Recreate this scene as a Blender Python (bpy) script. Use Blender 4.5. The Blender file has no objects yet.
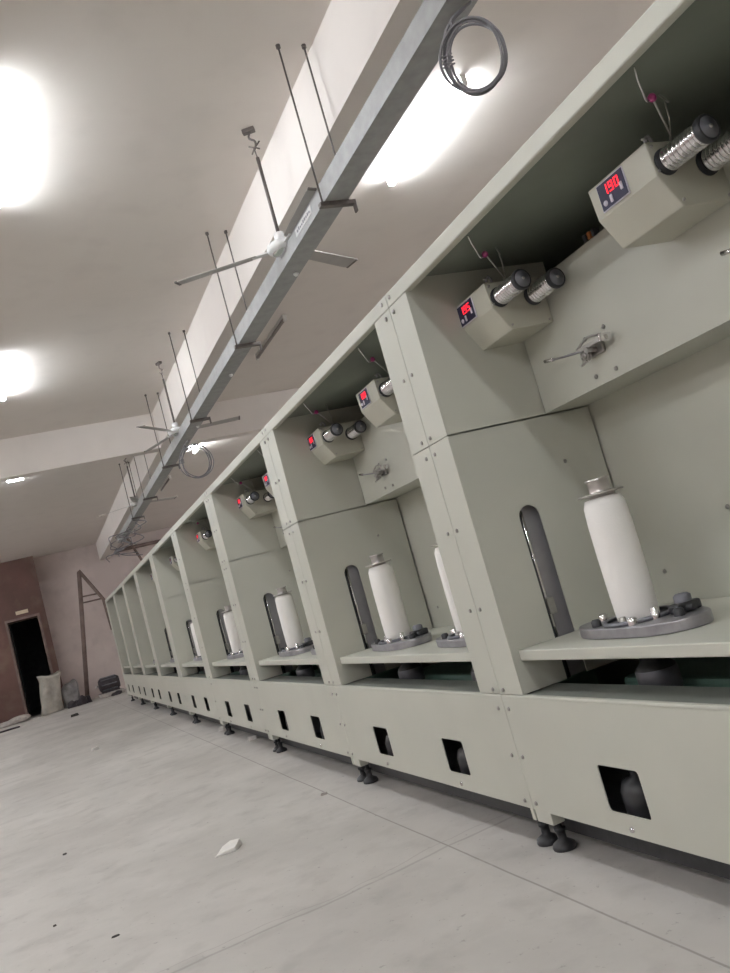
import bpy, bmesh, math, random
from mathutils import Vector, Matrix, Euler
random.seed(7)
PI = math.pi
C = bpy.context.scene.collection
sc = bpy.context.scene

# ------------------------------------------------------------------ materials
def new_mat(name):
    m = bpy.data.materials.new(name); m.use_nodes = True
    nt = m.node_tree
    return m, nt, nt.nodes['Principled BSDF']

def nmat(name, col, rough=.5, metal=0., var=.06, scale=6., bump=0., bscale=60., spec=None):
    """painted / metal surface with a little procedural unevenness"""
    m, nt, b = new_mat(name)
    tc = nt.nodes.new('ShaderNodeTexCoord')
    n = nt.nodes.new('ShaderNodeTexNoise'); n.inputs['Scale'].default_value = scale; n.inputs['Detail'].default_value = 5
    nt.links.new(tc.outputs['Object'], n.inputs['Vector'])
    r = nt.nodes.new('ShaderNodeValToRGB')
    r.color_ramp.elements[0].position = .3; r.color_ramp.elements[1].position = .7
    r.color_ramp.elements[0].color = tuple(c*(1-var) for c in col)+(1,)
    r.color_ramp.elements[1].color = tuple(min(1, c*(1+var)) for c in col)+(1,)
    nt.links.new(n.outputs['Fac'], r.inputs['Fac']); nt.links.new(r.outputs['Color'], b.inputs['Base Color'])
    b.inputs['Roughness'].default_value = rough; b.inputs['Metallic'].default_value = metal
    if spec is not None: b.inputs['Specular IOR Level'].default_value = spec
    if bump:
        n2 = nt.nodes.new('ShaderNodeTexNoise'); n2.inputs['Scale'].default_value = bscale
        nt.links.new(tc.outputs['Object'], n2.inputs['Vector'])
        bp = nt.nodes.new('ShaderNodeBump'); bp.inputs['Strength'].default_value = bump; bp.inputs['Distance'].default_value = .01
        nt.links.new(n2.outputs['Fac'], bp.inputs['Height']); nt.links.new(bp.outputs['Normal'], b.inputs['Normal'])
    return m

def emat(name, col, strength, base=(1, 1, 1)):
    m, nt, b = new_mat(name)
    b.inputs['Base Color'].default_value = base+(1,)
    b.inputs['Emission Color'].default_value = col+(1,)
    b.inputs['Emission Strength'].default_value = strength
    # faint procedural unevenness of the lit diffuser
    tc = nt.nodes.new('ShaderNodeTexCoord'); n = nt.nodes.new('ShaderNodeTexNoise'); n.inputs['Scale'].default_value = 3
    nt.links.new(tc.outputs['Object'], n.inputs['Vector'])
    mp = nt.nodes.new('ShaderNodeMapRange'); mp.inputs['To Min'].default_value = strength*.96; mp.inputs['To Max'].default_value = strength*1.04
    nt.links.new(n.outputs['Fac'], mp.inputs['Value']); nt.links.new(mp.outputs['Result'], b.inputs['Emission Strength'])
    return m

TUBE = 64.0
M = dict(
    paint=nmat('machine_paint', (.515, .512, .445), .42, 0, .03, 3.),
    deckshade=nmat('shaded_deck', (.20, .21, .185), .5, .1, .08, 8.),  # darker than the paint: the shelf's shade is put into this colour
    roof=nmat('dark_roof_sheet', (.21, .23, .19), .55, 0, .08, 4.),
    paint_box=nmat('control_box_paint', (.50, .485, .405), .42, 0, .03, 4.),
    steel=nmat('bolt_steel', (.42, .40, .38), .35, .9, .1, 40.),
    chrome=nmat('chrome', (.78, .76, .77), .16, 1., .05, 30.),
    plate=nmat('cast_plate', (.36, .35, .37), .42, .75, .12, 20.),
    darkplate=nmat('dark_plate', (.17, .17, .19), .5, .3, .12, 20.),
    slotplate=nmat('slot_plate', (.30, .29, .30), .45, .3, .08, 12.),
    black=nmat('black_rubber', (.03, .03, .033), .45, 0, .2, 30.),
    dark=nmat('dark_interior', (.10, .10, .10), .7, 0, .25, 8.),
    green=nmat('green_drive_cover', (.16, .27, .22), .5, 0, .1, 8.),
    yarn=nmat('white_yarn', (.86, .83, .79), .85, 0, .03, 3., .12, 220.),
    collar=nmat('collar_metal', (.55, .52, .50), .3, .9, .06, 30.),
    navy=nmat('display_navy', (.022, .022, .06), .5, 0, .1, 10.),
    button=nmat('pale_button', (.62, .60, .68), .4, 0, .05, 30.),
    pink=nmat('magenta_ceramic', (.42, .05, .20), .3, 0, .1, 20.),
    orange=nmat('orange_terminal', (.45, .16, .05), .45, 0, .1, 20.),
    galv=nmat('galvanised_steel', (.31, .31, .305), .5, .15, .12, 14.),
    rod=nmat('rod_steel', (.16, .14, .13), .5, .6, .15, 30.),
    fan=nmat('fan_enamel', (.36, .34, .32), .4, .2, .08, 8.),
    fanwhite=nmat('fan_motor_white', (.72, .71, .70), .35, 0, .05, 8.),
    batten=nmat('batten_white', (.62, .60, .57), .5, 0, .05, 6.),
    deadtube=nmat('unlit_tube_glass', (.24, .21, .19), .4, 0, .08, 6.),
    cable=nmat('grey_cable', (.17, .16, .17), .5, 0, .15, 20.),
    frame=nmat('rusty_steel', (.20, .145, .125), .7, .3, .25, 6.),
    sack=nmat('dirty_white_sack', (.42, .39, .34), .8, 0, .25, 5., .6, 12.),
    film=nmat('grey_plastic_film', (.26, .25, .25), .35, 0, .3, 7., .8, 10.),
    junk=nmat('dark_scrap', (.05, .04, .045), .6, .2, .4, 7.),
    rubble=nmat('pale_rubble', (.42, .38, .35), .9, 0, .25, 12.),
    chip=nmat('white_plaster', (.74, .71, .67), .85, 0, .06, 15., .4, 60.),
    crumb=nmat('dark_crumb', (.06, .055, .05), .8, 0, .2, 30.),
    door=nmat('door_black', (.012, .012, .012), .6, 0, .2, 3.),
    sign=nmat('sign_cream', (.62, .52, .38), .6, 0, .1, 8.),
    label=nmat('tray_label', (.52, .52, .51), .5, 0, .06, 30.),
    red=emat('red_led', (1., .02, .04), 1.1, (.3, .0, .0)),
    redoff=nmat('dim_red_digits', (.32, .05, .06), .4, 0, .1, 20.),
    tube=emat('lit_tube', (.90, .95, 1.), TUBE),
)

def wall_mat(name, c0, c1, c2, s1=.6, s2=5., rough=.85, bump=.15):
    m, nt, b = new_mat(name)
    tc = nt.nodes.new('ShaderNodeTexCoord')
    a = nt.nodes.new('ShaderNodeTexNoise'); a.inputs['Scale'].default_value = s1; a.inputs['Detail'].default_value = 7; a.inputs['Roughness'].default_value = .62
    d = nt.nodes.new('ShaderNodeTexNoise'); d.inputs['Scale'].default_value = s2; d.inputs['Detail'].default_value = 8
    for n in (a, d): nt.links.new(tc.outputs['Object'], n.inputs['Vector'])
    r = nt.nodes.new('ShaderNodeValToRGB')
    e = r.color_ramp.elements
    e[0].position = .36; e[0].color = c0+(1,); e[1].position = .64; e[1].color = c1+(1,)
    nt.links.new(a.outputs['Fac'], r.inputs['Fac'])
    mx = nt.nodes.new('ShaderNodeMixRGB'); mx.inputs['Color2'].default_value = c2+(1,)
    mr = nt.nodes.new('ShaderNodeMapRange'); mr.inputs['From Min'].default_value = .52; mr.inputs['From Max'].default_value = .72; mr.inputs['To Max'].default_value = .55
    nt.links.new(d.outputs['Fac'], mr.inputs['Value']); nt.links.new(mr.outputs['Result'], mx.inputs['Fac'])
    nt.links.new(r.outputs['Color'], mx.inputs['Color1']); nt.links.new(mx.outputs['Color'], b.inputs['Base Color'])
    b.inputs['Roughness'].default_value = rough
    bp = nt.nodes.new('ShaderNodeBump'); bp.inputs['Strength'].default_value = bump; bp.inputs['Distance'].default_value = .01
    nt.links.new(d.outputs['Fac'], bp.inputs['Height']); nt.links.new(bp.outputs['Normal'], b.inputs['Normal'])
    return m, nt, b, tc, mx

M['ceiling'] = wall_mat('ceiling_plaster', (.70, .65, .605), (.74, .69, .645), (.66, .61, .57), .4, 3., .9, .06)[0]
M['beam'] = wall_mat('beam_plaster', (.70, .65, .61), (.73, .68, .64), (.66, .61, .575), .5, 3., .9, .06)[0]
M['wall'] = wall_mat('far_wall_plaster', (.55, .47, .44), (.66, .57, .53), (.44, .37, .35), .7, 2.5, .9, .2)[0]
M['brown'] = wall_mat('brown_wall', (.10, .055, .045), (.15, .078, .065), (.20, .145, .10), .9, 2.2, .8, .2)[0]

# concrete floor: blotches, pale dust, small pits, and the long straight joints cast in it
def floor_mat():
    m, nt, b, tc, mx = wall_mat('concrete_floor', (.44, .415, .385), (.56, .53, .495), (.37, .345, .32), .75, 5.5, .8, .3)
    L = nt.links; N = nt.nodes
    sep = N.new('ShaderNodeSeparateXYZ'); L.new(tc.outputs['Object'], sep.inputs[0])
    wob = N.new('ShaderNodeTexNoise'); wob.inputs['Scale'].default_value = 1.7; wob.inputs['Detail'].default_value = 6
    L.new(tc.outputs['Object'], wob.inputs['Vector'])
    def math_(op, a=None, bv=None, c=None):
        n = N.new('ShaderNodeMath'); n.operation = op
        for i, v in enumerate((a, bv, c)):
            if v is None: continue
            if isinstance(v, (int, float)): n.inputs[i].default_value = v
            else: L.new(v, n.inputs[i])
        return n.outputs[0]
    def line(coord, pos, half, amp):
        s = math_('MULTIPLY_ADD', wob.outputs['Fac'], amp, -amp/2)
        s = math_('ADD', coord, s)
        s = math_('SUBTRACT', s, pos)
        s = math_('ABSOLUTE', s)
        mr = N.new('ShaderNodeMapRange'); mr.inputs['From Min'].default_value = half*.4; mr.inputs['From Max'].default_value = half
        mr.inputs['To Min'].default_value = 1; mr.inputs['To Max'].default_value = 0
        L.new(s, mr.inputs['Value']); return mr.outputs['Result']
    l1 = line(sep.outputs['X'], -.170, .0055, .012)
    rot = math_('MULTIPLY_ADD', sep.outputs['X'], -.05, sep.outputs['Y'])     # a hairline crack running off to the left
    l2 = math_('MULTIPLY', line(rot, 3.205, .011, .12), .55)
    l3 = math_('MULTIPLY', line(rot, 3.25, .006, .30), .4)
    tot = math_('MAXIMUM', l1, math_('MAXIMUM', l2, l3))
    tot = math_('MULTIPLY', tot, .62)
    m2 = N.new('ShaderNodeMixRGB'); m2.inputs['Color2'].default_value = (.19, .165, .15, 1)
    L.new(tot, m2.inputs['Fac']); L.new(mx.outputs['Color'], m2.inputs['Color1'])
    # fine dark specks
    v = N.new('ShaderNodeTexNoise'); v.inputs['Scale'].default_value = 26; v.inputs['Detail'].default_value = 5; v.inputs['Roughness'].default_value = .7
    L.new(tc.outputs['Object'], v.inputs['Vector'])
    mr = N.new('ShaderNodeMapRange'); mr.inputs['From Min'].default_value = .62; mr.inputs['From Max'].default_value = .70; mr.inputs['To Max'].default_value = .55
    L.new(v.outputs['Fac'], mr.inputs['Value'])
    m3 = N.new('ShaderNodeMixRGB'); m3.inputs['Color2'].default_value = (.22, .20, .185, 1)
    L.new(mr.outputs['Result'], m3.inputs['Fac']); L.new(m2.outputs['Color'], m3.inputs['Color1'])
    # scuffed white dust patches
    w = N.new('ShaderNodeTexNoise'); w.inputs['Scale'].default_value = 1.6; w.inputs['Detail'].default_value = 9; w.inputs['Roughness'].default_value = .72
    L.new(tc.outputs['Object'], w.inputs['Vector'])
    mr2 = N.new('ShaderNodeMapRange'); mr2.inputs['From Min'].default_value = .56; mr2.inputs['From Max'].default_value = .70; mr2.inputs['To Max'].default_value = .5
    L.new(w.outputs['Fac'], mr2.inputs['Value'])
    m4 = N.new('ShaderNodeMixRGB'); m4.inputs['Color2'].default_value = (.62, .59, .555, 1)
    L.new(mr2.outputs['Result'], m4.inputs['Fac']); L.new(m3.outputs['Color'], m4.inputs['Color1'])
    L.new(m4.outputs['Color'], b.inputs['Base Color'])
    return m
M['floor'] = floor_mat()

# ------------------------------------------------------------------ mesh builder
class MB:
    def __init__(s): s.bm = bmesh.new(); s.mats = []
    def mi(s, m):
        if m not in s.mats: s.mats.append(m)
        return s.mats.index(m)
    def absorb(s, t, m=None, mx=None, smooth=False):
        if mx is not None: bmesh.ops.transform(t, matrix=mx, verts=t.verts)
        i = s.mi(m) if m else 0
        me = bpy.data.meshes.new('tmp')
        for f in t.faces: f.material_index = i; f.smooth = smooth
        t.to_mesh(me); t.free(); s.bm.from_mesh(me); bpy.data.meshes.remove(me)
        return s
    def box(s, x, y, z, m=None, bev=0., mx=None, seg=2):
        t = bmesh.new(); bmesh.ops.create_cube(t, size=1)
        for v in t.verts:
            v.co = Vector(((x[0]+x[1])/2+v.co.x*(x[1]-x[0]), (y[0]+y[1])/2+v.co.y*(y[1]-y[0]), (z[0]+z[1])/2+v.co.z*(z[1]-z[0])))
        if bev: bmesh.ops.bevel(t, geom=t.edges[:], offset=bev, segments=seg, affect='EDGES', profile=.5)
        return s.absorb(t, m, mx)
    def lathe(s, prof, m=None, mx=None, n=32, smooth=True):
        """prof = [(radius, height)] around local z"""
        t = bmesh.new(); rings = []
        for r, h in prof:
            if r < 1e-6: rings.append([t.verts.new((0, 0, h))])
            else: rings.append([t.verts.new((r*math.cos(2*PI*i/n), r*math.sin(2*PI*i/n), h)) for i in range(n)])
        for a, b in zip(rings[:-1], rings[1:]):
            for i in range(n):
                j = (i+1) % n
                if len(a) == 1 and len(b) == 1: continue
                if len(a) == 1: t.faces.new((a[0], b[i], b[j]))
                elif len(b) == 1: t.faces.new((a[i], a[j], b[0]))
                else: t.faces.new((a[i], a[j], b[j], b[i]))
        bmesh.ops.recalc_face_normals(t, faces=t.faces)
        s.absorb(t, m, mx, smooth)
        return s
    def cyl(s, p, q, r, m=None, n=16, r2=None):
        p, q = Vector(p), Vector(q); d = q-p; L = d.length
        mx = Matrix.Translation(p) @ d.to_track_quat('Z', 'Y').to_matrix().to_4x4()
        r2 = r if r2 is None else r2
        t = bmesh.new()
        bmesh.ops.create_cone(t, cap_ends=True, segments=n, radius1=r, radius2=r2, depth=L)
        bmesh.ops.translate(t, verts=t.verts, vec=(0, 0, L/2))
        i = s.mi(m) if m else 0
        bmesh.ops.transform(t, matrix=mx, verts=t.verts)
        me = bpy.data.meshes.new('tmp')
        for f in t.faces: f.material_index = i; f.smooth = len(f.verts) == 4
        t.to_mesh(me); t.free(); s.bm.from_mesh(me); bpy.data.meshes.remove(me)
        return s
    def tube(s, pts, r, m=None, n=8, closed=False, sub=0):
        pts = [Vector(p) for p in pts]
        if sub:                                   # Catmull-Rom
            out = []
            P = pts
            K = len(P)
            rng = range(K) if closed else range(K-1)
            for i in rng:
                p0 = P[(i-1) % K] if closed or i > 0 else P[i]; p1 = P[i]; p2 = P[(i+1) % K]
                p3 = P[(i+2) % K] if closed or i+2 < K else p2
                for k in range(sub):
                    u = k/sub
                    out.append(.5*((2*p1)+(p2-p0)*u+(2*p0-5*p1+4*p2-p3)*u*u+(3*p1-p0-3*p2+p3)*u**3))
            if not closed: out.append(P[-1])
            pts = out
        t = bmesh.new(); rings = []; K = len(pts); up = None
        for i, p in enumerate(pts):
            a = pts[i-1] if (i > 0 or closed) else p; b = pts[(i+1) % K] if (i < K-1 or closed) else p
            d = (b-a).normalized()
            if up is None:
                up = d.orthogonal().normalized()
            up = (up-d*up.dot(d)).normalized(); w = d.cross(up)
            rings.append([t.verts.new(p+r*(math.cos(2*PI*k/n)*up+math.sin(2*PI*k/n)*w)) for k in range(n)])
        for i in range(K if closed else K-1):
            A, B = rings[i], rings[(i+1) % K]
            for k in range(n): t.faces.new((A[k], A[(k+1) % n], B[(k+1) % n], B[k]))
        if not closed:
            t.faces.new(rings[0][::-1]); t.faces.new(rings[-1])
        bmesh.ops.recalc_face_normals(t, faces=t.faces)
        return s.absorb(t, m, None, True)
    def plate(s, outline, holes, mapf, thick, m=None, bev=0.):
        """2-D outline (with holes) -> sheet; mapf(u, v, w) -> 3-D point, w = 0..thick"""
        t = bmesh.new(); edges = []
        for loop in [outline]+holes:
            vs = [t.verts.new((u, v, 0)) for u, v in loop]
            edges += [t.edges.new((vs[i], vs[(i+1) % len(vs)])) for i in range(len(vs))]
        bmesh.ops.triangle_fill(t, use_beauty=True, edges=edges)
        bmesh.ops.dissolve_limit(t, angle_limit=.001, verts=t.verts, edges=t.edges)
        r = bmesh.ops.extrude_face_region(t, geom=t.faces[:])
        for e in r['geom']:
            if isinstance(e, bmesh.types.BMVert): e.co.z = thick
        for v in t.verts: v.co = Vector(mapf(v.co.x, v.co.y, v.co.z))
        bmesh.ops.recalc_face_normals(t, faces=t.faces)
        if bev:
            ed = [e for e in t.edges if len(e.link_faces) == 2 and e.calc_face_angle(0) > .6]
            bmesh.ops.bevel(t, geom=ed, offset=bev, segments=2, affect='EDGES', profile=.5)
        return s.absorb(t, m)
    def blob(s, c, size, m=None, seed=0, rough=.25, sub=3, flat=False, fr=1.):
        t = bmesh.new(); bmesh.ops.create_icosphere(t, subdivisions=sub, radius=1)
        rr = random.Random(seed); ph = [(fr*rr.uniform(-3, 3), fr*rr.uniform(-3, 3), fr*rr.uniform(-3, 3), rr.uniform(0, 6)) for _ in range(7)]
        for v in t.verts:
            k = 1+rough*sum(math.sin(v.co.x*a+v.co.y*b+v.co.z*c_+d) for a, b, c_, d in ph)/3.5
            v.co = Vector((v.co.x*size[0]*k, v.co.y*size[1]*k, v.co.z*size[2]*k))
            if flat and v.co.z < -.4*size[2]: v.co.z = -.4*size[2]
        off = .4*size[2] if flat else 0
        bmesh.ops.translate(t, verts=t.verts, vec=(c[0], c[1], c[2]+off))
        return s.absorb(t, m, None, True)
    def build(s, name, mat=None, parent=None, kind=None, label=None):
        me = bpy.data.meshes.new(name)
        s.bm.to_mesh(me); s.bm.free()
        if s.mats:
            for mm in s.mats: me.materials.append(mm)
        elif mat: me.materials.append(mat)
        o = bpy.data.objects.new(name, me); C.objects.link(o)
        if parent: o.parent = parent
        if kind: o['kind'] = kind
        if label: o['label'] = label
        return o

def tag(o, label, cat, group=None, kind=None):
    o['label'] = label; o['category'] = cat
    if group: o['group'] = group
    if kind: o['kind'] = kind
    return o
def empty(name, loc, label=None, cat=None, group=None):
    o = bpy.data.objects.new(name, None); C.objects.link(o); o.location = loc; o.empty_display_size = .1
    if label: tag(o, label, cat, group)
    return o
def copy_tree(o, parent=None):
    kids = [k for k in bpy.data.objects if k.parent == o]
    c = o.copy(); C.objects.link(c)
    if parent: c.parent = parent
    for k in kids: copy_tree(k, c)
    return c
def struct(name, mb, m): return mb.build(name, m, None, 'structure')

# ------------------------------------------------------------------ the setting
ZC = 4.0
YB, YF = -9.0, 24.0
XL, XR = -9.5, 7.0
struct('floor', MB().box((XL-.2, XR+.2), (YB-.2, YF+.2), (-.12, 0)), M['floor'])
struct('ceiling', MB().box((XL-.2, XR+.2), (YB-.2, YF+.2), (ZC, ZC+.15)), M['ceiling'])
_wf = MB()
_wf.box((XL-.2, -2.0), (YF, YF+.2), (0, ZC)); _wf.box((-1.27, XR+.2), (YF, YF+.2), (0, ZC)); _wf.box((-2.0, -1.27), (YF, YF+.2), (2.46, ZC))
struct('wall_far', _wf, M['wall'])
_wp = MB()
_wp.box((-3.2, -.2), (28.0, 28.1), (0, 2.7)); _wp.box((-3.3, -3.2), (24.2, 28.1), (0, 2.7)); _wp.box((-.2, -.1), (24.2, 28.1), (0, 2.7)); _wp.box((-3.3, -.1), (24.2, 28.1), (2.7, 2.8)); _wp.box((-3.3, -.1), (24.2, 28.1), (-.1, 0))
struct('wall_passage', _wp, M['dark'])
struct('wall_back', MB().box((XL-.2, XR+.2), (YB-.2, YB), (0, ZC)), M['wall'])
struct('wall_left', MB().box((XL-.2, XL), (YB, YF), (0, ZC)), M['wall'])
struct('wall_right', MB().box((XR, XR+.2), (YB, YF), (0, ZC)), M['wall'])
BX0, BX1, BZ = .585, .86, 3.53
struct('trim_1', MB().box((BX0, BX1), (YB, YF), (BZ, ZC)), M['beam'])                # long ceiling beam above the tray
tb = MB()
tb.box((XL, BX0), (11.15, 11.35), (3.51, ZC)); tb.box((BX1, XR), (11.15, 11.35), (3.51, ZC))
struct('trim_2', tb, M['beam'])                                                       # cross beam
# brown partition with the dark doorway
PX1 = -1.06; PY = 23.45
DX0, DX1, DZ = -2.0, -1.27, 2.46
wp_ = MB()
wp_.box((DX1, PX1), (PY, YF), (0, ZC)); wp_.box((-5.5, DX0), (PY, YF), (0, ZC)); wp_.box((DX0, DX1), (PY, YF), (DZ, ZC))
struct('wall_partition', wp_, M['brown'])
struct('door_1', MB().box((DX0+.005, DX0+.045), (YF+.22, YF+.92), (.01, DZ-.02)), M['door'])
df = MB()
df.box((DX0-.06, DX0), (PY-.025, PY+.02), (0, DZ+.06)); df.box((DX1, DX1+.06), (PY-.025, PY+.02), (0, DZ+.06)); df.box((DX0, DX1), (PY-.025, PY+.02), (DZ, DZ+.06))
struct('trim_3', df, M['frame'])

# ------------------------------------------------------------------ the machine row
JA, W, HW = 2.755, 1.914, .155
D1, D2 = .43, .64
ZT, ZR, ZM, ZD, Z0 = 2.115, 2.06, 1.51, .57, .155
G = .0015
BOLT_Z = [1.782, 1.534, 1.471, 1.179, .883, .588, .518, .345, .18]

def arc(cx, cz, r, a0, a1, n=8):
    return [(cx+r*math.cos(a0+(a1-a0)*i/n), cz+r*math.sin(a0+(a1-a0)*i/n)) for i in range(n+1)]
def rrect(x0, x1, z0, z1, r, n=4):
    return (arc(x1-r, z1-r, r, 0, PI/2, n)+arc(x0+r, z1-r, r, PI/2, PI, n)+arc(x0+r, z0+r, r, PI, 1.5*PI, n)+arc(x1-r, z0+r, r, 1.5*PI, 2*PI, n))

SX0, SX1, SZ = .190, .280, 1.20
def post(far):
    """lower post, upper post: front plate wrapping into the dividing wall; the lower wall is slotted"""
    s = -1 if far else 1
    y0 = 0 if far else -W                       # seam
    f = lambda d: y0+s*d                        # distance from the seam -> y
    def yr(a, b): return tuple(sorted((f(a), f(b))))
    lo, up = MB(), MB()
    lo.box((0, .005), yr(G, HW), (ZD+.002, ZM-.0012), bev=.002)
    out = [(.005, ZD+.002), (SX0, ZD+.002), (SX0, SZ-.045)]+arc((SX0+SX1)/2, SZ-.045, .045, PI, 0, 10)[1:-1]+[(SX1, SZ-.045), (SX1, ZD+.002), (D2-.010, ZD+.002), (D2-.010, ZM-.003), (.005, ZM-.003)]
    lo.plate(out, [], lambda u, v, w: (u, f(HW-w), v), .005)
    lo.box((.005, D2), yr(G, .004), (ZD+.002, ZM-.0012))
    up.box((0, .005), yr(G, HW), (ZM+.0012, ZR), bev=.002)
    up.box((.005, D2-.010), yr(HW-.005, HW), (ZM+.003, ZT-.008))
    up.box((.005, D2), yr(G, .004), (ZM+.0012, ZT-.008))
    gr = MB()
    gr.box((SX0-.06, SX1+.08), yr(.06, .066), (ZD, 1.3), M['darkplate'])
    gr.cyl((SX0+.028, f(.125), ZD), (SX0+.028, f(.125), 1.28), .008, M['chrome'])
    gr.box((SX0-.012, SX0+.010), yr(.10, .149), (ZD, 1.26), M['black'])
    gr.box((SX0+.034, SX1+.03), yr(.118, .122), (ZD, 1.26), M['slotplate'])
    gr.box((SX0+.018, SX0+.05), yr(.10, .145), (.80, .86), M['steel'], bev=.004)
    return lo, up, gr

def bolt_mb(y, z, r=.0075):
    return MB().lathe([(0, .006), (r*.75, .006), (r, .003), (r, 0), (0, 0)], None, Matrix.Translation((-.0005, y, z)) @ Matrix.Rotation(-PI/2, 4, 'Y'), 10)

def roller_mb(x, z, y_face, L=.155, r=.0345):
    prof = [(0, 0), (r*1.12, 0), (r*1.12, .010), (r*.82, .010)]
    n = 9; h = .012; step = (L-.030)/n
    mb = MB()
    mx = Matrix.Translation((x, y_face, z)) @ Matrix.Rotation(PI/2, 4, 'X')
    mb.lathe([(0, 0), (r*1.06, 0), (r*1.06, .006), (0, .006)], M['black'], mx, 24)
    body = [(0, .006)]
    for i in range(n):
        a = .010+i*step
        body += [(r*.80, a), (r*.80, a+step*.28), (r*.94, a+step*.36), (r*.97, a+step*.62), (r*.94, a+step*.88), (r*.80, a+step*.96)]
    body += [(r*.80, L-.018), (0, L-.018)]
    mb.lathe(body, M['chrome'], mx, 28)
    mb.lathe([(0, L-.019), (r*1.0, L-.019), (r*1.03, L-.015), (r*1.03, L-.004), (r*.97, L), (r*.85, L), (r*.85, L-.002), (0, L-.002)], M['black'], mx, 28)
    mb.lathe([(r*.84, L-.003), (r*.84, L), (r*.30, L+.001), (r*.28, L+.004), (0, L+.004)], M['darkplate'], mx, 28)
    mb.lathe([(0, L+.003), (r*.16, L+.003), (r*.14, L+.007), (0, L+.007)], M['steel'], mx, 12)
    return mb

SEG = {'0': 'abcdef', '1': 'bc', '5': 'afgcd', '9': 'abcdfg', '6': 'afgedc', '8': 'abcdefg'}
def display_mb(y0, y1, z0, z1, xf, text, led):
    """navy keypad plate on the x = xf face seen from -x: +y is its left"""
    mb = MB()
    mb.box((xf-.004, xf), (y0-.003, y1+.003), (z0-.003, z1+.003), M['button'], bev=.001)
    mb.box((xf-.0055, xf-.003), (y0, y1), (z0, z1), M['navy'])
    w, h = y1-y0, z1-z0
    X = (xf-.0085, xf-.005)
    # three seven-segment digits
    dw, dh, t = w*.15, h*.38, h*.042
    for i, ch in enumerate(text):
        yl = y1-w*(.22+.225*i); zb = z1-h*.14-dh
        pos = dict(a=((yl-dw, yl), (zb+dh-t, zb+dh)), d=((yl-dw, yl), (zb, zb+t)), g=((yl-dw, yl), (zb+dh/2-t/2, zb+dh/2+t/2)),
                   f=((yl-t, yl), (zb+dh/2, zb+dh)), e=((yl-t, yl), (zb, zb+dh/2)), b=((yl-dw, yl-dw+t), (zb+dh/2, zb+dh)), c=((yl-dw, yl-dw+t), (zb, zb+dh/2)))
        for sname in SEG[ch]: mb.box(X, pos[sname][0], pos[sname][1], led)
    mx = Matrix.Translation((xf-.005, y1-w*.17, z0+h*.22)) @ Matrix.Rotation(-PI/2, 4, 'Y')
    mb.lathe([(0, .004), (h*.09, .004), (h*.11, .002), (h*.11, 0)], M['button'], mx, 20)
    for k, zz in ((.42, .24), (.86, .40)):
        yc = y1-w*k; zc = z0+h*zz
        mb.box((xf-.009, xf-.005), (yc-w*.045, yc+w*.045), (zc-h*.15, zc+h*.15), M['button'], bev=.0015)
    return mb

BOXES = [(-.365, -.122), (-1.220, -.975)]     # y ranges, far joint = 0
XB = .189
def control_box(root, ya, yb, text, detail):
    prof = [(XB, 1.976), (XB+.006, 1.883), (XB+.060, 1.795), (D1-.001, 1.800), (D1-.001, 1.976)]
    b = MB().plate(prof, [], lambda u, v, w: (u, ya+w, v), yb-ya, M['paint_box'], bev=.004)
    for px, pz in ((.205, 1.962), (.255, 1.812), (.415, 1.812), (.415, 1.962), (.205, 1.895)):
        b.lathe([(0, .004), (.004, .004), (.005, 0)], M['steel'], Matrix.Translation((px, ya, pz)) @ Matrix.Rotation(PI/2, 4, 'X'), 8)
    cb = b.build('control_box', None, root)
    display_mb(ya+.100, ya+.206, 1.894, 1.966, XB+.003, text, M['red'] if detail else M['redoff']).build('display', None, cb, label='navy keypad with red digits')
    roller_mb(.236, 1.917, ya).build('roller', None, cb)
    roller_mb(.374, 1.906, ya).build('roller', None, cb)
    if detail:
        g = MB()
        x = .262
        g.tube([(x+.02, ya+.012, 1.972), (x+.01, ya-.01, 1.985), (.178, ya-.075, 2.050)], .0028, M['steel'])
        g.blob((.176, ya-.077, 2.048), (.012, .010, .012), M['pink'], 3, .05, 2)
        g.tube([(.178, ya-.075, 2.050), (.158, ya-.078, 2.036), (.150, ya-.080, 2.040), (.118, ya-.105, 2.078), (.098, ya-.125, 2.099)], .0026, M['chrome'])
        g.tube([(.30, ya+.02, 1.974), (.275, ya-.02, 2.03), (.262, ya-.035, 2.072)], .0022, M['steel'])
        g.tube([(.255, ya-.05, 2.052), (.262, ya-.035, 2.072), (.268, ya-.02, 2.092)], .003, M['steel'])
        g.build('yarn_guide', None, cb)
        k = MB()
        k.tube([(.245, ya+.03, 1.975), (.245, ya+.03, 1.998), (.236, ya+.03, 2.008), (.226, ya+.03, 2.002), (.224, ya+.03, 1.990)], .005, M['plate'])
        k.cyl((.215, ya+.03, 2.0), (.232, ya+.03, 2.003), .003, M['steel'])
        k.build('hook_clip', None, cb)
    return cb

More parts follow.
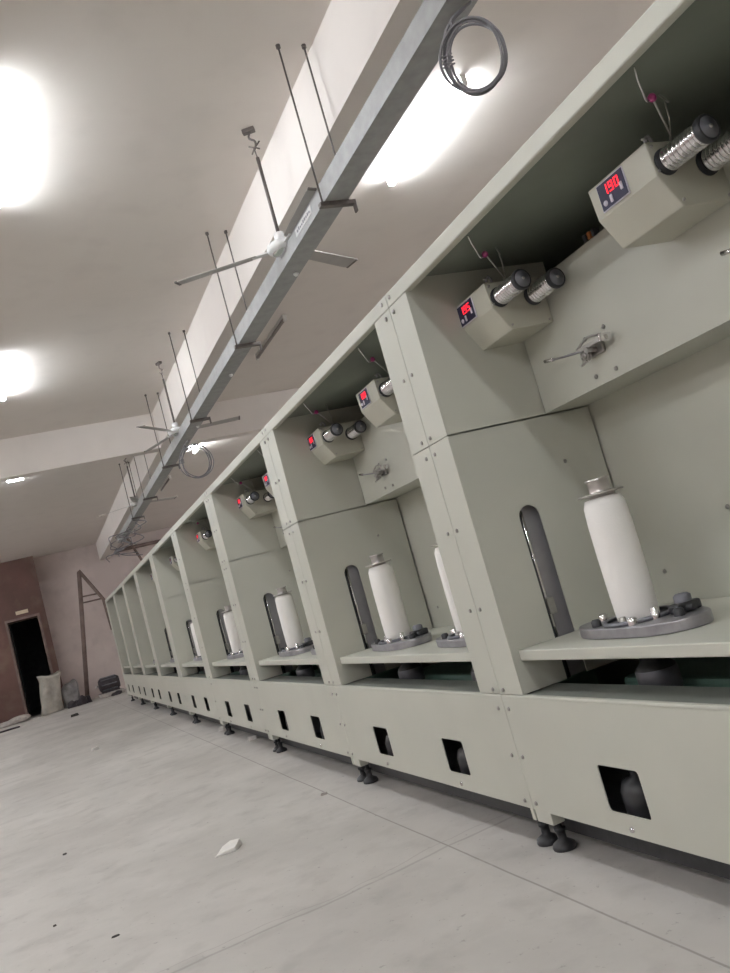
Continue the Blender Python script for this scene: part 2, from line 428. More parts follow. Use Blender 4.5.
def clip_mb(y, z):
    """thread tensioner on the upper panel: four bolts round it, a bent lever reaching towards +y"""
    x = D1
    mb = MB()
    mb.box((x-.014, x), (y-.035, y+.035), (z-.022, z+.022), M['steel'], bev=.004)
    mb.cyl((x-.008, y, z), (x-.055, y, z), .010, M['steel'])
    for o, r in ((.030, .020), (.038, .018), (.048, .014)):
        mb.lathe([(0, -.002), (r, -.002), (r*1.04, 0), (r, .002), (0, .002)], M['steel'], Matrix.Translation((x-o, y+.028, z-.012)) @ Matrix.Rotation(PI/2, 4, 'Y'), 20)
    mb.cyl((x-.005, y+.028, z-.012), (x-.058, y+.028, z-.012), .005, M['steel'])
    mb.box((x-.050, x-.043), (y-.088, y+.052), (z+.004, z+.020), M['steel'], bev=.002, mx=Matrix.Translation((0, 0, .0)) )
    mb.box((x-.060, x-.012), (y-.092, y-.080), (z+.0, z+.026), M['chrome'], bev=.003)
    mb.cyl((x-.036, y-.092, z+.012), (x-.036, y-.045, z+.012), .009, M['steel'])
    mb.tube([(x-.046, y-.085, z+.024), (x-.052, y-.02, z+.036), (x-.046, y+.05, z+.018)], .0045, M['steel'], sub=6)
    mb.tube([(x-.046, y+.03, z+.006), (x-.050, y+.12, z+.020), (x-.052, y+.185, z+.032)], .0042, M['plate'])
    mb.cyl((x-.0515, y+.18, z+.031), (x-.0525, y+.228, z+.041), .0068, M['chrome'])
    mb.tube([(x-.03, y+.035, z-.03), (x-.052, y+.045, z-.04), (x-.055, y+.01, z-.035)], .004, M['chrome'], sub=5)
    return mb

SP_Y = [-.585, -1.395]; SP_X = .23
def spindle_plate_mb(y):
    mb = MB()
    n = 56; prof = []
    for i in range(n):
        a = 2*PI*i/n
        rx, ry = .128, .275
        k = 1+.05*math.cos(3*a+.5)+.02*math.cos(5*a)
        prof.append((SP_X+.005+rx*k*math.cos(a), y-.005+ry*k*math.sin(a)))
    prof = [(min(u, .60), v) for u, v in prof]
    mb.plate(prof, [], lambda u, v, w: (u, v, .721+w), .034, M['plate'], bev=.004)
    mb.lathe([(.098, .755), (.112, .755), (.112, .764), (.106, .768), (.098, .766)], M['darkplate'], Matrix.Translation((SP_X, y, 0)), 40)
    mb.lathe([(0, .755), (.10, .755), (.10, .757), (0, .757)], M['darkplate'], Matrix.Translation((SP_X, y, 0)), 40)
    for i in range(6):
        a = .4+i*2*PI/6
        px, py = SP_X+.095*math.cos(a), y+.0+.195*math.sin(a)
        mb.lathe([(.016, .755), (.016, .772), (.011, .778), (0, .778)], M['chrome'] if i % 2 else M['black'], Matrix.Translation((px, py, 0)), 14)
    # clamp lever cluster at the near side
    mb.box((SP_X+.0, SP_X+.09), (y-.185, y-.135), (.755, .785), M['black'], bev=.008)
    mb.lathe([(.026, .785), (.026, .803), (.018, .81), (0, .81)], M['darkplate'], Matrix.Translation((SP_X+.045, y-.16, 0)), 18)
    mb.cyl((SP_X+.04, y-.10, .765), (SP_X+.03, y-.215, .770), .009, M['black'])
    mb.lathe([(.013, .755), (.013, .79), (0, .793)], M['chrome'], Matrix.Translation((SP_X-.03, y-.115, 0)), 14)
    mb.lathe([(.011, .755), (.011, .78), (0, .782)], M['steel'], Matrix.Translation((SP_X-.085, y-.03, 0)), 14)
    return mb
def spindle_pot_mb(y):
    mb = MB()
    T = Matrix.Translation((SP_X+.02, y+.02, 0))
    mb.lathe([(0, .42), (.035, .42), (.04, .47), (.035, .50), (.062, .52), (.062, .60), (.042, .62), (.036, .680), (0, .680)], M['black'], T, 28)
    mb.lathe([(.063, .53), (.066, .535), (.066, .59), (.063, .595)], M['darkplate'], T, 28)
    return mb

def make_section(detail):
    root = empty('twisting_machine_section', (0, 0, 0))
    P = M['paint']
    yi0, yi1 = -W+HW, -HW                                       # clear opening
    tr = MB().box((-.002, .030), (-W+G, -G), (ZR, ZT), bev=.005); tr.build('top_rail', P, root)
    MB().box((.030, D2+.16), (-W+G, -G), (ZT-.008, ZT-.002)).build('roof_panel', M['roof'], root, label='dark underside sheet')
    for far in (True, False):
        lo, up, gr = post(far)
        lo.build('lower_post', P, root); up.build('upper_post', P, root); gr.build('guide_rail', None, root)
    up = MB()
    up.box((D1, D1+.004), (yi0+.006, yi1-.006), (ZM+.008, 1.965)); up.box((D1, D2), (yi0+.001, yi1-.001), (ZM+.004, ZM+.008)); up.box((D1, D1+.05), (yi0+.001, yi1-.001), (1.961, 1.965))
    up.build('upper_panel', P, root)
    MB().box((D2, D2+.004), (yi0-.14, yi1+.14), (ZD-.05, ZM+.01)).build('back_panel', P, root)
    MB().box((D2+.15, D2+.155), (-W+G, -G), (Z0, ZT-.008)).build('rear_cover', P, root)
    MB().box((.030, D2-.002), (yi0+.001, yi1-.001), (.683, .720), bev=.004).build('shelf', P, root)
    dk = MB(); dk.box((.018, .155), (-W+G, -G), (ZD-.014, ZD-.003)); dk.box((.150, .155), (-W+G, -G), (.44, ZD-.008)); dk.build('deck', M['deckshade'], root)
    # bottom panel with its two cut-outs
    hs = []
    for c in (-.568, -1.380): hs.append(rrect(c-.097, c+.097, .222, .364, .012))
    bp = MB().plate([(-W+G, Z0), (-G, Z0), (-G, ZD-.012), (-W+G, ZD-.012)], hs, lambda u, v, w: (w, u, v), .004)
    bp.box((.004, .03), (-W+G, -G), (Z0, Z0+.004)); bp.box((-.001, .020), (-W+G, -G), (ZD-.014, ZD), bev=.005)
    bp.build('bottom_panel', P, root)
    pan = MB(); pan.box((.004, D2+.15), (-W+.01, -.01), (Z0+.01, Z0+.018)); pan.box((.15, .155), (-W+.01, -.01), (Z0+.018, .43)); pan.build('base_pan', M['dark'], root)
    for c in (-.568, -1.380):
        d = MB(); d.lathe([(0, .175), (.06, .175), (.062, .27), (.05, .30), (.02, .31), (.02, .40), (0, .40)], M['black'], Matrix.Translation((.085, c+.03, 0)), 20)
        d.box((.03, .14), (c-.09, c-.05), (.175, .235), M['darkplate'], bev=.005)
        d.build('motor_drive', None, root)
    br = MB(); br.box((.10, .14), (-W+G, -G), (.045, Z0+.01)); br.build('base_rail', M['black'], root)
    gb = MB(); gb.box((.34, .60), (-W+.25, -.25), (.30, .535), M['green'], bev=.02)
    gb.build('drive_housing', None, root)
    for c in SP_Y:
        spindle_plate_mb(c).build('spindle_plate', None, root)
        spindle_pot_mb(c).build('spindle_pot', None, root)
    for (a, b), t in zip(BOXES, ('195', '190')): control_box(root, a, b, t, detail)
    for y in (-.545, -1.400): clip_mb(y, 1.632).build('thread_tensioner', None, root)
    for y in (-.06, -W+.06):                                     # cream tab under the post, black levelling foot
        pass
    for y, ty in ((-.030, (-.105, -.006)), (-W+.075, (-W+.006, -W+.028))):
        MB().box((.0, .05), ty, (.112, Z0+.004), bev=.003).build('foot_bracket', P, root)
        f = MB().lathe([(0, 0), (.042, 0), (.044, .006), (.040, .018), (.022, .030), (.016, .034), (.016, .062), (.021, .062), (.021, .075), (.010, .075), (.010, .158), (0, .158)], M['black'], Matrix.Translation((.062, y, 0)), 24)
        f.build('levelling_foot', None, root)
    cb = MB()
    for i in range(3):
        cb.box((D1-.006, D1+.02), (-.650-i*.022, -.637-i*.022), (1.966, 1.99), M['orange'] if i % 2 else M['black'], bev=.002)
    cb.build('terminal_block', None, root)
    if detail:
        for y in (-.031, -W+.044):
            for z in BOLT_Z: bolt_mb(y, z).build('bolt', M['steel'], root)
            for z in (2.092, 2.034): bolt_mb(y, z, .009).build('bolt', M['steel'], root)
        for c in (-.568, -1.380): bolt_mb(c+.01, .178, .009).build('bolt', M['chrome'], root)
        for c in (-.545, -1.400):
            for dy, dz in ((-.055, .072), (.05, .067), (-.053, -.073), (.052, -.067)):
                b = bolt_mb(c+dy, 1.615+dz, .008); b.bm.verts.ensure_lookup_table()
                for v in b.bm.verts: v.co.x += D1-.0005
                b.build('bolt', M['steel'], root)
        for c in ((.454, 1.323),):
            MB().lathe([(0, .004), (.006, .004), (.0075, 0), (0, 0)], None, Matrix.Translation((c[0], yi1, c[1])) @ Matrix.Rotation(PI/2, 4, 'X'), 10).build('bolt', M['steel'], root)
        for y, z in ((-.28, .835), (-.66, 1.01)):
            b = bolt_mb(y, z, .008)
            for v in b.bm.verts: v.co.x += D2-.0005
            b.build('bolt', M['steel'], root)
    return root

ORD = ['nearest', 'second', 'third', 'fourth', 'fifth', 'sixth', 'seventh', 'eighth', 'ninth']
SECT_LABEL = [
    'nearest pale green machine section, cut off by the right edge of the photo',
    'second pale green machine section from the camera, two white bobbins in its bay',
    'third pale green machine section from the camera, one bobbin beside a dark slot',
    'fourth pale green machine section from the camera, narrow bay with half a bobbin showing',
    'fifth pale green machine section from the camera, thin strip of bobbin showing',
    'sixth pale green machine section from the camera, only a thin dark slot in its bay',
    'seventh pale green machine section from the camera, third from the far end',
    'eighth pale green machine section from the camera, last but one before the far wall',
    'ninth and farthest pale green machine section, ending the row near the far wall']
protoA = make_section(True); protoB = make_section(False)
for i in range(9):
    if i == 0: o = protoA
    elif i < 4: o = copy_tree(protoA)
    elif i == 4: o = protoB
    else: o = copy_tree(protoB)
    o.location = (0, JA+i*W, 0)
    tag(o, SECT_LABEL[i], 'machine', 'machine sections in one row')
# end plate closing the row
YE = JA+8*W
ep = MB(); ep.box((-.002, D2+.155), (YE+.003, YE+.11), (Z0, ZT), bev=.004)
tag(ep.build('machine_end_plate', M['paint']), 'pale green end plate closing the far end of the machine row', 'panel')
e = bpy.data.objects['machine_end_plate']
for x in (.07, .62):
    MB().lathe([(0, 0), (.042, 0), (.040, .018), (.016, .034), (.010, .075), (.010, .158), (0, .158)], M['black'], Matrix.Translation((x, YE+.057, 0)), 16).build('levelling_foot', None, e)

# ------------------------------------------------------------------ bobbins
def make_bobbin():
    root = empty('yarn_bobbin', (0, 0, 0))
    y = MB(); y.lathe([(0, .0), (.062, .0), (.065, .004), (.0665, .03), (.068, .12), (.0685, .22), (.068, .31), (.065, .365), (.056, .388), (.03, .392), (0, .392)], None, None, 48)
    y.build('yarn_package', M['yarn'], root)
    c = MB(); c.lathe([(.040, .390), (.040, .399), (.070, .399), (.072, .402), (.070, .405), (.036, .405), (.034, .410), (.034, .440), (.038, .443), (.038, .450), (.026, .450), (.024, .43), (0, .43)], None, None, 36)
    c.build('collar', M['collar'], root)
    return root
bp0 = make_bobbin()
BOB = [(0, 0, 'white yarn bobbin in the nearest machine section at the right of the photo'),
       (1, 0, 'whole white yarn bobbin beside the dark slot in the second machine section'),
       (1, 1, 'white yarn bobbin half hidden by the nearest broad machine post'),
       (2, 0, 'white yarn bobbin in the third machine section from the camera'),
       (3, 0, 'half visible white yarn bobbin in the fourth machine section from the camera'),
       (4, 0, 'farthest visible white yarn bobbin, a thin strip in the fifth machine section')]
for n, (i, k, lab) in enumerate(BOB):
    o = bp0 if n == 0 else copy_tree(bp0)
    o.location = (SP_X, JA+i*W+SP_Y[k], .758)
    tag(o, lab, 'bobbin', 'white yarn bobbins on the machine shelves')

# ------------------------------------------------------------------ ceiling: tray, hangers, fans, lights
TX0, TX1, TZ0, TZ1 = .402, .515, 3.075, 3.19
tray = empty('cable_tray', (0, 0, TZ0), 'long galvanised cable tray hung under the ceiling beam above the machine row', 'cable tray')
tb = MB()
Y0t, Y1t = -3.0, 17.0
t3 = .004
def trel(mb): 
    for v in mb.bm.verts: v.co.z -= TZ0
    return mb
tb.box((TX0, TX0+t3), (Y0t, Y1t), (TZ0, TZ1)); tb.box((TX1-t3, TX1), (Y0t, Y1t), (TZ0, TZ1)); tb.box((TX0, TX1), (Y0t, Y1t), (TZ0-t3, TZ0))
tb.box((TX0-.012, TX0), (Y0t, Y1t), (TZ0-t3, TZ0+.012)); tb.box((TX1, TX1+.012), (Y0t, Y1t), (TZ0-t3, TZ0+.012))
trel(tb).build('channel', M['galv'], tray)
tl = MB(); tl.box((TX0-.0022, TX0), (4.06, 4.36), (3.125, 3.170), M['label'])
rr = random.Random(3)
for i in range(9): tl.box((TX0-.003, TX0-.002), (4.085+i*.028, 4.105+i*.028), (3.138, 3.138+rr.uniform(.010, .022)), M['darkplate'])
trel(tl).build('maker_label', None, tray)
for y in (4.75, 6.75, 8.4):
    s = MB(); s.lathe([(0, 0), (.016, 0), (.018, .008), (.010, .02), (0, .02)], None, Matrix.Translation((TX1-.02, y, TZ0-t3)) @ Matrix.Rotation(PI, 4, 'X'), 14); trel(s).build('tray_screw', M['fanwhite'], tray)  # screw heads under the tray, coloured white in place of their glint

def make_hanger():
    root = empty('tray_hanger', (0, 0, 0))
    for x in (TX0-.019, TX1+.019):
        r = MB(); r.cyl((x, 0, 3.055), (x, 0, ZC), .0055, None, 8); r.cyl((x, 0, ZC-.02), (x, 0, ZC-.001), .013, None, 10); r.build('threaded_rod', M['rod'], root)
    b = MB(); b.box((TX0-.04, TX1+.055), (-.018, .018), (3.046, 3.0705), bev=.002); b.box((TX1+.045, TX1+.055), (-.014, .014), (3.005, 3.05)); b.build('crossbar', M['rod'], root)
    return root
h0 = make_hanger()
HY = [(3.86, 'nearest pair of hanging rods with a crossbar under the cable tray'),
      (6.0, 'second pair of tray rods from the camera, crossed by the blade of the nearest fan'),
      (8.11, 'third pair of tray rods from the camera, beside the second ceiling fan'),
      (10.2, 'fourth pair of tray rods from the camera, just before the cross beam'),
      (12.3, 'fifth pair of tray rods, first pair beyond the cross beam'),
      (14.0, 'sixth pair of tray rods, near the farthest ceiling fan')]
for n, (y, lab) in enumerate(HY):
    o = h0 if n == 0 else copy_tree(h0)
    o.location = (0, y, 0); tag(o, lab, 'hanger', 'rod hangers of the cable tray')

def make_fan():
    root = empty('ceiling_fan', (0, 0, 0))
    z = 3.195 - ZC                                            # root sits on the ceiling
    r = MB(); r.cyl((0, 0, z+.06), (0, 0, -.20), .011, M['rod'], 12); r.build('downrod', None, root)
    k = MB(); k.box((-.03, .05), (-.02, .02), (-.028, 0), M['rod'], bev=.004)
    k.tube([(0, 0, -.02), (.02, 0, -.06), (-.01, 0, -.09), (-.01, 0, -.12), (.008, 0, -.15)], .007, M['rod'], sub=6)
    k.tube([(-.04, 0, -.10), (0, 0, -.135), (.035, 0, -.115)], .005, M['rod']); k.tube([(-.03, .02, -.16), (0, 0, -.13), (.03, -.02, -.16)], .005, M['rod'])
    k.cyl((0, 0, -.20), (.006, 0, -.14), .004, M['rod'], 8)
    k.build('ceiling_hook', None, root)
    m = MB()
    m.lathe([(0, .095), (.030, .095), (.034, .07), (.034, .03), (.02, .028)], M['fanwhite'], Matrix.Translation((0, 0, z)), 28)
    m.lathe([(.02, .035), (.075, .030), (.094, .018), (.098, .0), (.094, -.018), (.070, -.032)], M['fanwhite'], Matrix.Translation((0, 0, z)), 36)
    m.lathe([(.070, -.032), (.050, -.046), (.02, -.052), (0, -.053)], M['chrome'], Matrix.Translation((0, 0, z)), 36)
    m.build('motor_housing', None, root)
    for j in range(3):
        b = MB()
        T = Matrix.Translation((0, 0, z-.008)) @ Matrix.Rotation(j*2*PI/3, 4, 'Z')
        b.box((.07, .20), (-.018, .018), (-.004, .004), M['fanwhite'], bev=.001, mx=T)
        Tt = T @ Matrix.Rotation(math.radians(-9), 4, 'X')
        out = [(.17, -.038), (.30, -.046), (.66, -.052), (.685, -.048), (.70, -.036), (.70, .036), (.685, .048), (.66, .052), (.30, .046), (.17, .038)]
        t = MB(); t.plate(out, [], lambda u, v, w: tuple(Tt @ Vector((u, v+.0, w-.0015+.08*(v*v)))), .003, M['fan'])
        t.box((.69, .706), (-.05, .05), (-.004, .006), M['rod'], bev=.001, mx=Tt)
        me = bpy.data.meshes.new('t'); t.bm.to_mesh(me)
        ms = t.mats
        off = [b.mi(q) for q in ms]
        for p in me.polygons: p.material_index = off[p.material_index]
        b.bm.from_mesh(me); bpy.data.meshes.remove(me); t.bm.free()
        b.build('blade', None, root)
    return root
f0 = make_fan()
for n, (x, y, a, lab) in enumerate([(.405, 4.63, 150, 'nearest ceiling fan, its hub in front of the cable tray, rod hooked to the ceiling'),
                                    (.395, 9.0, 110, 'second ceiling fan, three blades showing just before the cross beam'),
                                    (.405, 13.35, 20, 'farthest ceiling fan, small and dim beyond the cross beam')]):
    o = f0 if n == 0 else copy_tree(f0)
    o.location = (x, y, ZC); o.rotation_euler.z = math.radians(a)
    tag(o, lab, 'ceiling fan', 'ceiling fans along the tray')

LZ = .0                                                     # the fittings hang on short wires
def make_light(lit, HL=.61):
    root = empty('tube_light', (0, 0, 0))
    hb = MB(); hb.box((-.024, .024), (-HL-.01, HL+.01), (-.012, .0006), bev=.005)
    for s in (-1, 1): hb.box((-.020, .020), (s*HL-.014, s*HL+.014), (-.074, -.010), bev=.004)
    hb.build('housing', M['batten'], root)
    t = MB(); t.cyl((0, -HL+.012, -.042), (0, HL-.012, -.042), .030 if lit else .019, None, 20); t.build('tube', M['tube'] if lit else M['deadtube'], root)
    return root
lit, dead, short = make_light(True), make_light(False), make_light(True, .12)
LIGHTS = [(1.71, 4.76, 1, 'brightly lit tube light on the ceiling right of the cable tray, above the machine rail'),
          (1.60, 8.66, 0, 'unlit tube light on the ceiling between the tray and the machine row'),
          (1.64, 13.4, 1, 'small lit tube light far along the tray, just beyond the cross beam'),
          (1.50, 16.6, 0, 'farthest unlit tube light, small dark bar beyond the second lit one'),
          (-1.13, 4.70, 1, 'biggest glaring tube light at the upper left edge of the photo'),
          (-1.24, 8.7, 1, 'second glaring tube light at the left edge, before the cross beam'),
          (-1.23, 13.45, 2, 'small lit tube light at the far left, below the cross beam edge')]
for n, (x, y, on, lab) in enumerate(LIGHTS):
    src = (dead, lit, short)[on]
    o = src if n in (0, 1, 6) else copy_tree(src)
    if on == 2: o.rotation_euler.z = PI/2
    o.location = (x, y, ZC); tag(o, lab, 'tube light', 'ceiling tube lights')
OUT = [(x, y) for x in (-1.07, 1.55) for y in (.4, -3.7)]
OUT += [(x, y) for x in (-3.9, -6.7) for y in (-3.7, .4, 4.5, 8.6, 13.2, 17.3, 21.3)] + [(4.6, .4), (4.6, 4.5), (4.6, 8.6), (4.6, 13.2), (4.6, 17.3), (4.6, 21.3)]  # unseen right-hand row added for light, its far end brightening the far wall
for x, y in OUT:
    o = copy_tree(lit); o.location = (x, y, ZC)
    tag(o, 'lit tube light of continued and added rows, outside the photo', 'tube light', 'ceiling tube lights outside the photo')

# cable coil tied to the tray
def coil(name, cx_, cy_, cz_, r, seed, label, n=5):
    rr = random.Random(seed)
    mb = MB()
    d = Vector((cx_+1.469, cy_, cz_-1.1)).normalized()
    a = Vector((0, 0, 1)); a = (a-d*a.dot(d)).normalized(); b = d.cross(a)
    ctr = Vector((cx_, cy_, cz_))
    for i in range(n):
        R_ = r*(1+rr.uniform(-.10, .12)); o2 = a*rr.uniform(-.012, .012)*r/.15+b*rr.uniform(-.02, .02)*r/.15+d*rr.uniform(-.03, .03)
        pts = [ctr+o2+(a*math.cos(t)*R_*1.12+b*math.sin(t)*R_)*(1+.03*math.sin(3*t+i)) for t in [2*PI*k/20 for k in range(20)]]
        mb.tube(pts, .0052, None, 8, True, 3)
    top = ctr+a*r*1.05-b*r*.62
    side = ctr-b*r*.98+a*r*.25
    mb.tube([(TX1-.03, cy_-.02, TZ0-.0095), top+Vector((0, 0, .03)), side+a*.04, side-a*.03], .006, None, 8, False, 6)
    mb.tube([(TX1-.02, cy_-.05, TZ0-.0095), top+b*.02+Vector((0, 0, .05)), top+b*.03], .006, None, 8, False, 6)
    for k in range(4):
        mb.tube([side+a*(.02-.012*k)+d*.022*math.cos(t)+b*.022*math.sin(t) for t in [2*PI*j/10 for j in range(10)]], .004, None, 6, True)
    return tag(mb.build(name, M['cable']), label, 'cable')
coil('cable_coil', .476, 2.43, 2.872, .102, 2, 'coil of grey cable hanging from the cable tray beside the bright tube light')
coil('cable_coil', .52, 9.0, 2.82, .15, 5, 'far tangled cable loop under the tray beside the small lit tube', 4)
# loose wires near the far end of the tray
rr = random.Random(11)
mb = MB()
for i in range(7):
    y = 14.2+i*.35; x = TX0-.02+rr.uniform(-.05, .1)
    pts = [(x, y, TZ0-.014)]
    zz = TZ0-.014
    for k in range(5):
        zz -= rr.uniform(0, .12); pts.append((x+rr.uniform(-.30, .25), y+k*.25+rr.uniform(-.1, .1), zz))
    mb.tube(pts, .009, None, 6, False, 5)
tag(mb.build('hanging_cables', M['cable']), 'tangle of dark loose cables hanging at the far end of the cable tray', 'cable')

# ------------------------------------------------------------------ far end of the hall
pf = empty('steel_post_frame', (-.5, 23.0, 0), 'rusty steel post with slanting brace standing at the far end of the machine row', 'steel frame')
def rel(mb, o):
    for v in mb.bm.verts: v.co -= Vector(o)
    return mb
po = (-.5, 23.0, 0)
rel(MB().tube([(-.58, 23.0, 0.05), (-.07, 23.0, 3.26)], .075, None, 4), po).build('post', M['frame'], pf)
rel(MB().tube([(-.07, 23.0, 3.30), (.36, 23.0, 2.42), (.40, 23.0, 1.6)], .060, None, 4), po).build('brace', M['frame'], pf)
c_ = MB(); c_.cyl((-.17, 23.0, 2.62), (.27, 23.0, 2.60), .02, None, 8); c_.cyl((-.19, 23.0, 2.46), (.32, 23.0, 2.45), .02, None, 8)
rel(c_, po).build('crosspiece', M['frame'], pf)
for o in (): pass
wb = empty('wall_bracket', (1.4, 23.9, 3.6), 'dark angled pipe bracket high on the far wall above the machine end', 'bracket')
rel(MB().tube([(.80, 23.9, 3.68), (2.3, 23.9, 3.66)], .05, None, 6), (1.4, 23.9, 3.6)).build('bar', M['frame'], wb)
rel(MB().tube([(.80, 23.9, 3.68), (1.25, 23.95, 3.98)], .035, None, 6), (1.4, 23.9, 3.6)).build('strut', M['frame'], wb)
rel(MB().tube([(1.40, 23.86, 3.99), (1.62, 23.86, 3.35), (1.70, 23.88, 3.1)], .035, None, 6), (1.4, 23.9, 3.6)).build('strut', M['frame'], wb)

sg = MB(); sg.box((-1.76, -1.46), (PY-.03, PY-.001), (2.60, 2.69), M['sign'], bev=.004)
tag(sg.build('door_sign'), 'small cream sign above the dark doorway', 'sign')

sk = MB()
t = bmesh.new()
n, L = 28, 12
rings = []
rr = random.Random(4); ph = [rr.uniform(0, 6) for _ in range(6)]
for k in range(L+1):
    u = k/L
    ring = []
    for i in range(n):
        a = 2*PI*i/n
        R_ = .25*(1+.10*math.sin(3*a+ph[0]+2*u)+.07*math.sin(5*a+ph[1]-3*u)+.05*math.sin(9*a+ph[2]+5*u))*(1.06-.10*u+.16*max(0, u-.85)/.15)
        ring.append(t.verts.new((R_*math.cos(a)+.15*u, .8*R_*math.sin(a), .86*u+.03*math.sin(2*a+ph[3])*u)))
    rings.append(ring)
for a, b in zip(rings[:-1], rings[1:]):
    for i in range(n): t.faces.new((a[i], a[(i+1) % n], b[(i+1) % n], b[i]))
t.faces.new(rings[0][::-1]); c = t.verts.new((.15, 0, .80))
for i in range(n): t.faces.new((rings[-1][i], rings[-1][(i+1) % n], c))
sk.absorb(t, None, Matrix.Translation((-1.46, 22.85, 0)) @ Matrix.Diagonal((.95, .95, 1.08, 1)), True)
tag(sk.build('rubbish_sack', M['sack']), 'tall dirty white sack standing in front of the dark doorway', 'sack')
fl = MB(); fl.blob((-.90, 23.08, 0), (.22, .20, .44), None, 8, .30, 5, True, 1.7)
tag(fl.build('plastic_film_heap', M['film']), 'heap of crumpled grey plastic film between the sack and the steel post', 'plastic film')
jk = MB()
for i in range(7): jk.blob((-1.0+i*.07, 22.5+rr.uniform(-.1, .1), 0), (.10, .09, .10+rr.uniform(0, .06)), None, 20+i, .4, 2, True)
tag(jk.build('scrap_pile', M['junk'], None, 'stuff'), 'low dark scrap pile at the foot of the plastic film heap', 'scrap')
mt = empty('scrap_motor', (.0, 22.75, .0), 'dark scrap motor lying by the far end of the machine row', 'motor')
b_ = MB(); b_.lathe([(0, -.26), (.12, -.26), (.17, -.22), (.17, .20), (.13, .25), (0, .25)], M['junk'], Matrix.Translation((0, 0, .30)) @ Matrix.Rotation(PI/2, 4, 'Y') , 20)
for i in range(8): b_.box((-.2, .18), (-.012, .012), (.165, .19), M['darkplate'], mx=Matrix.Translation((0, 0, .30)) @ Matrix.Rotation(i*PI/4, 4, 'X'))
b_.build('motor_body', None, mt)
MB().box((-.22, .22), (-.16, .16), (.10, .145), M['junk'], bev=.01).build('base_plate', None, mt)
MB().cyl((-.26, 0, .3), (-.34, 0, .3), .03, M['steel'], 12).build('shaft', None, mt)
rb = MB(); rb.box((-.31, .30), (22.40, 23.05), (0, .10), bev=.02)
tag(rb.build('plaster_slab', M['rubble']), 'pale plaster slab on the floor under the dark scrap motor', 'slab')
dk_ = MB(); dk_.blob((.08, 22.25, 0), (.13, .1, .07), None, 31, .3, 2, True)
tag(dk_.build('dark_lump', M['junk']), 'dark lump on the floor in front of the pale plaster slab', 'scrap')
bd = MB(); bd.box((-3.2, -2.2), (-.12, .12), (0, .03), bev=.004, mx=Matrix.Translation((0, 21.3, 0)) @ Matrix.Rotation(math.radians(9), 4, 'Z'))
bdo = bd.build('plank', M['junk']); tag(bdo, 'dark plank lying on the floor at the far left', 'plank')
bd = MB(); bd.blob((-2.35, 22.9, 0), (.42, .22, .13), None, 41, .35, 3, True)
tag(bd.build('rubble_heap', M['rubble'], None, 'stuff'), 'low heap of grey rubble against the brown wall left of the doorway', 'rubble')

# ------------------------------------------------------------------ bits on the floor
def chip(name, x, y, size, m, label, cat, seed, rz=0, group=None):
    mb = MB()
    t = bmesh.new(); r_ = random.Random(seed)
    n = 7; top = []; bot = []
    for i in range(n):
        a = 2*PI*i/n+r_.uniform(-.25, .25); k = r_.uniform(.75, 1.1)
        bot.append(t.verts.new((size[0]*k*math.cos(a), size[1]*k*math.sin(a), 0)))
        kk = k*r_.uniform(.72, .92)
        top.append(t.verts.new((size[0]*kk*math.cos(a), size[1]*kk*math.sin(a), size[2]*r_.uniform(.75, 1.15))))
    for i in range(n): t.faces.new((bot[i], bot[(i+1) % n], top[(i+1) % n], top[i]))
    t.faces.new(bot[::-1]); t.faces.new(top); bmesh.ops.recalc_face_normals(t, faces=t.faces)
    mb.absorb(t, None, Matrix.Rotation(rz, 4, 'Z'))
    o = mb.build(name, m); o.location = (x, y, 0)
    return tag(o, label, cat, group)
mb = MB()
t = bmesh.new()
pts = [(-.065, -.055), (.045, -.035), (.062, .055), (-.005, .105), (-.050, .075)]
b0 = [t.verts.new((x, y, 0)) for x, y in pts]
t0 = [t.verts.new((x*.86+.004, y*.86, h)) for (x, y), h in zip(pts, (.008, .022, .034, .026, .014))]
for i in range(5): t.faces.new((b0[i], b0[(i+1) % 5], t0[(i+1) % 5], t0[i]))
t.faces.new(b0[::-1]); t.faces.new(t0); bmesh.ops.recalc_face_normals(t, faces=t.faces)
bmesh.ops.bevel(t, geom=t.edges[:], offset=.004, segments=2, affect='EDGES', profile=.5)
mb.absorb(t, None)
o = mb.build('plaster_chunk', M['chip']); o.location = (-.828, 4.37, 0); o.rotation_euler.z = -.35
tag(o, 'white wedge of broken plaster lying on the open floor in the foreground', 'plaster chunk')
chip('plaster_chip', .11, 8.96, (.075, .06, .04), M['chip'], 'small white plaster chip on the floor by the machine feet, the farther of two', 'plaster chip', 1)
chip('plaster_chip', .09, 7.65, (.055, .045, .03), M['chip'], 'small white plaster chip on the floor by the machine feet, the nearer of two', 'plaster chip', 2)
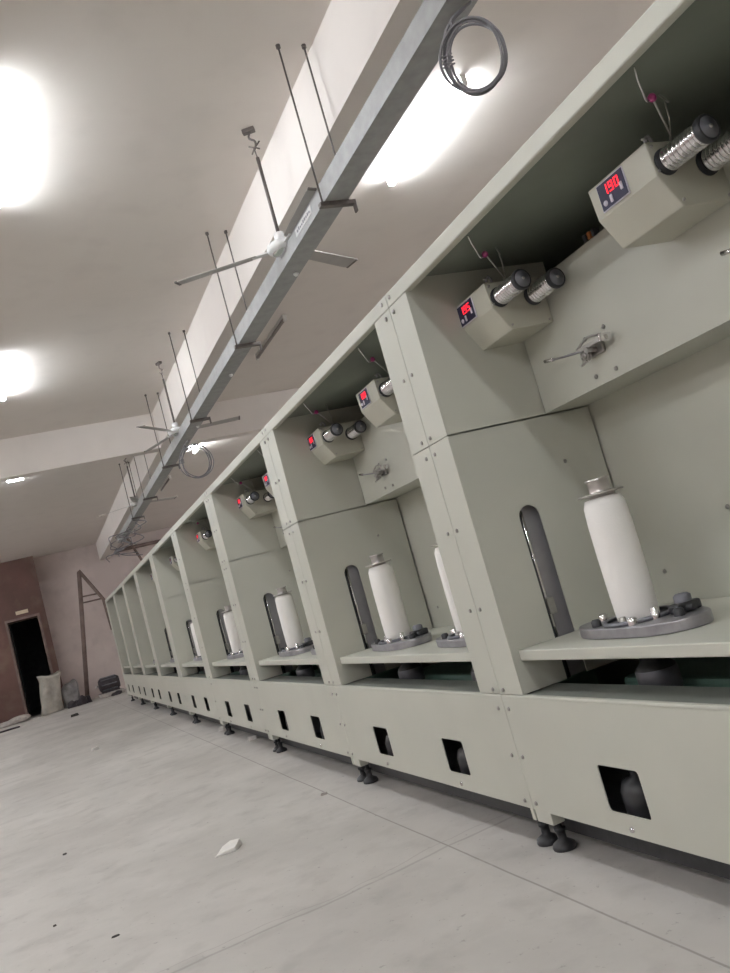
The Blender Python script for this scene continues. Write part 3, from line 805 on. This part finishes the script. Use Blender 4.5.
chip('floor_crumb', -1.05, 18.8, (.09, .07, .05), M['crumb'], 'dark crumb far off on the floor in front of the steel post', 'crumb', 3)
chip('plaster_chip', -1.09, 11.03, (.06, .05, .03), M['chip'], 'tiny pale plaster chip alone in the middle of the open floor', 'plaster chip', 4)
chip('floor_crumb', -1.575, 5.68, (.014, .011, .009), M['crumb'], 'tiny dark crumb on the left side of the floor', 'crumb', 5)
chip('floor_crumb', -1.425, 3.775, (.018, .006, .006), M['crumb'], 'small black elongated crumb at the bottom left of the photo', 'crumb', 6)
chip('floor_crumb', -1.65, 4.26, (.009, .008, .007), M['crumb'], 'tiny black crumb beside the stained patch at the lower left', 'crumb', 7)
chip('floor_crumb', -.19, 4.75, (.022, .018, .012), M['rubble'], 'little brown crumb on the floor near the straight joint', 'crumb', 8)

# ------------------------------------------------------------------ camera, world, colour
cam = bpy.data.cameras.new('camera'); co = bpy.data.objects.new('camera', cam); C.objects.link(co)
yaw, pitch, roll, fpx = 0.403415, 0.105647, -0.272625, 841.0098
F = Vector((math.sin(yaw)*math.cos(pitch), math.cos(yaw)*math.cos(pitch), math.sin(pitch)))
R0 = Vector((math.cos(yaw), -math.sin(yaw), 0)); U0 = R0.cross(F)
R = R0*math.cos(roll)+U0*math.sin(roll); U = -R0*math.sin(roll)+U0*math.cos(roll)
mw = Matrix((R, U, -F)).transposed().to_4x4(); mw.translation = Vector((-1.468957, 0, 1.099889))
co.matrix_world = mw
cam.sensor_fit = 'HORIZONTAL'; cam.sensor_width = 36; cam.lens = fpx/730*36
cam.clip_start = .05; cam.clip_end = 200
sc.camera = co
w = bpy.data.worlds.new('world'); sc.world = w; w.use_nodes = True
w.node_tree.nodes['Background'].inputs[0].default_value = (.5, .5, .5, 1); w.node_tree.nodes['Background'].inputs[1].default_value = .05
sc.view_settings.view_transform = 'Standard'; sc.view_settings.look = 'None'; sc.view_settings.gamma = 1; sc.view_settings.use_curve_mapping = False
sc.view_settings.exposure = 0.70
sc.cycles.max_bounces = 10; sc.cycles.diffuse_bounces = 6; sc.cycles.use_denoising = True
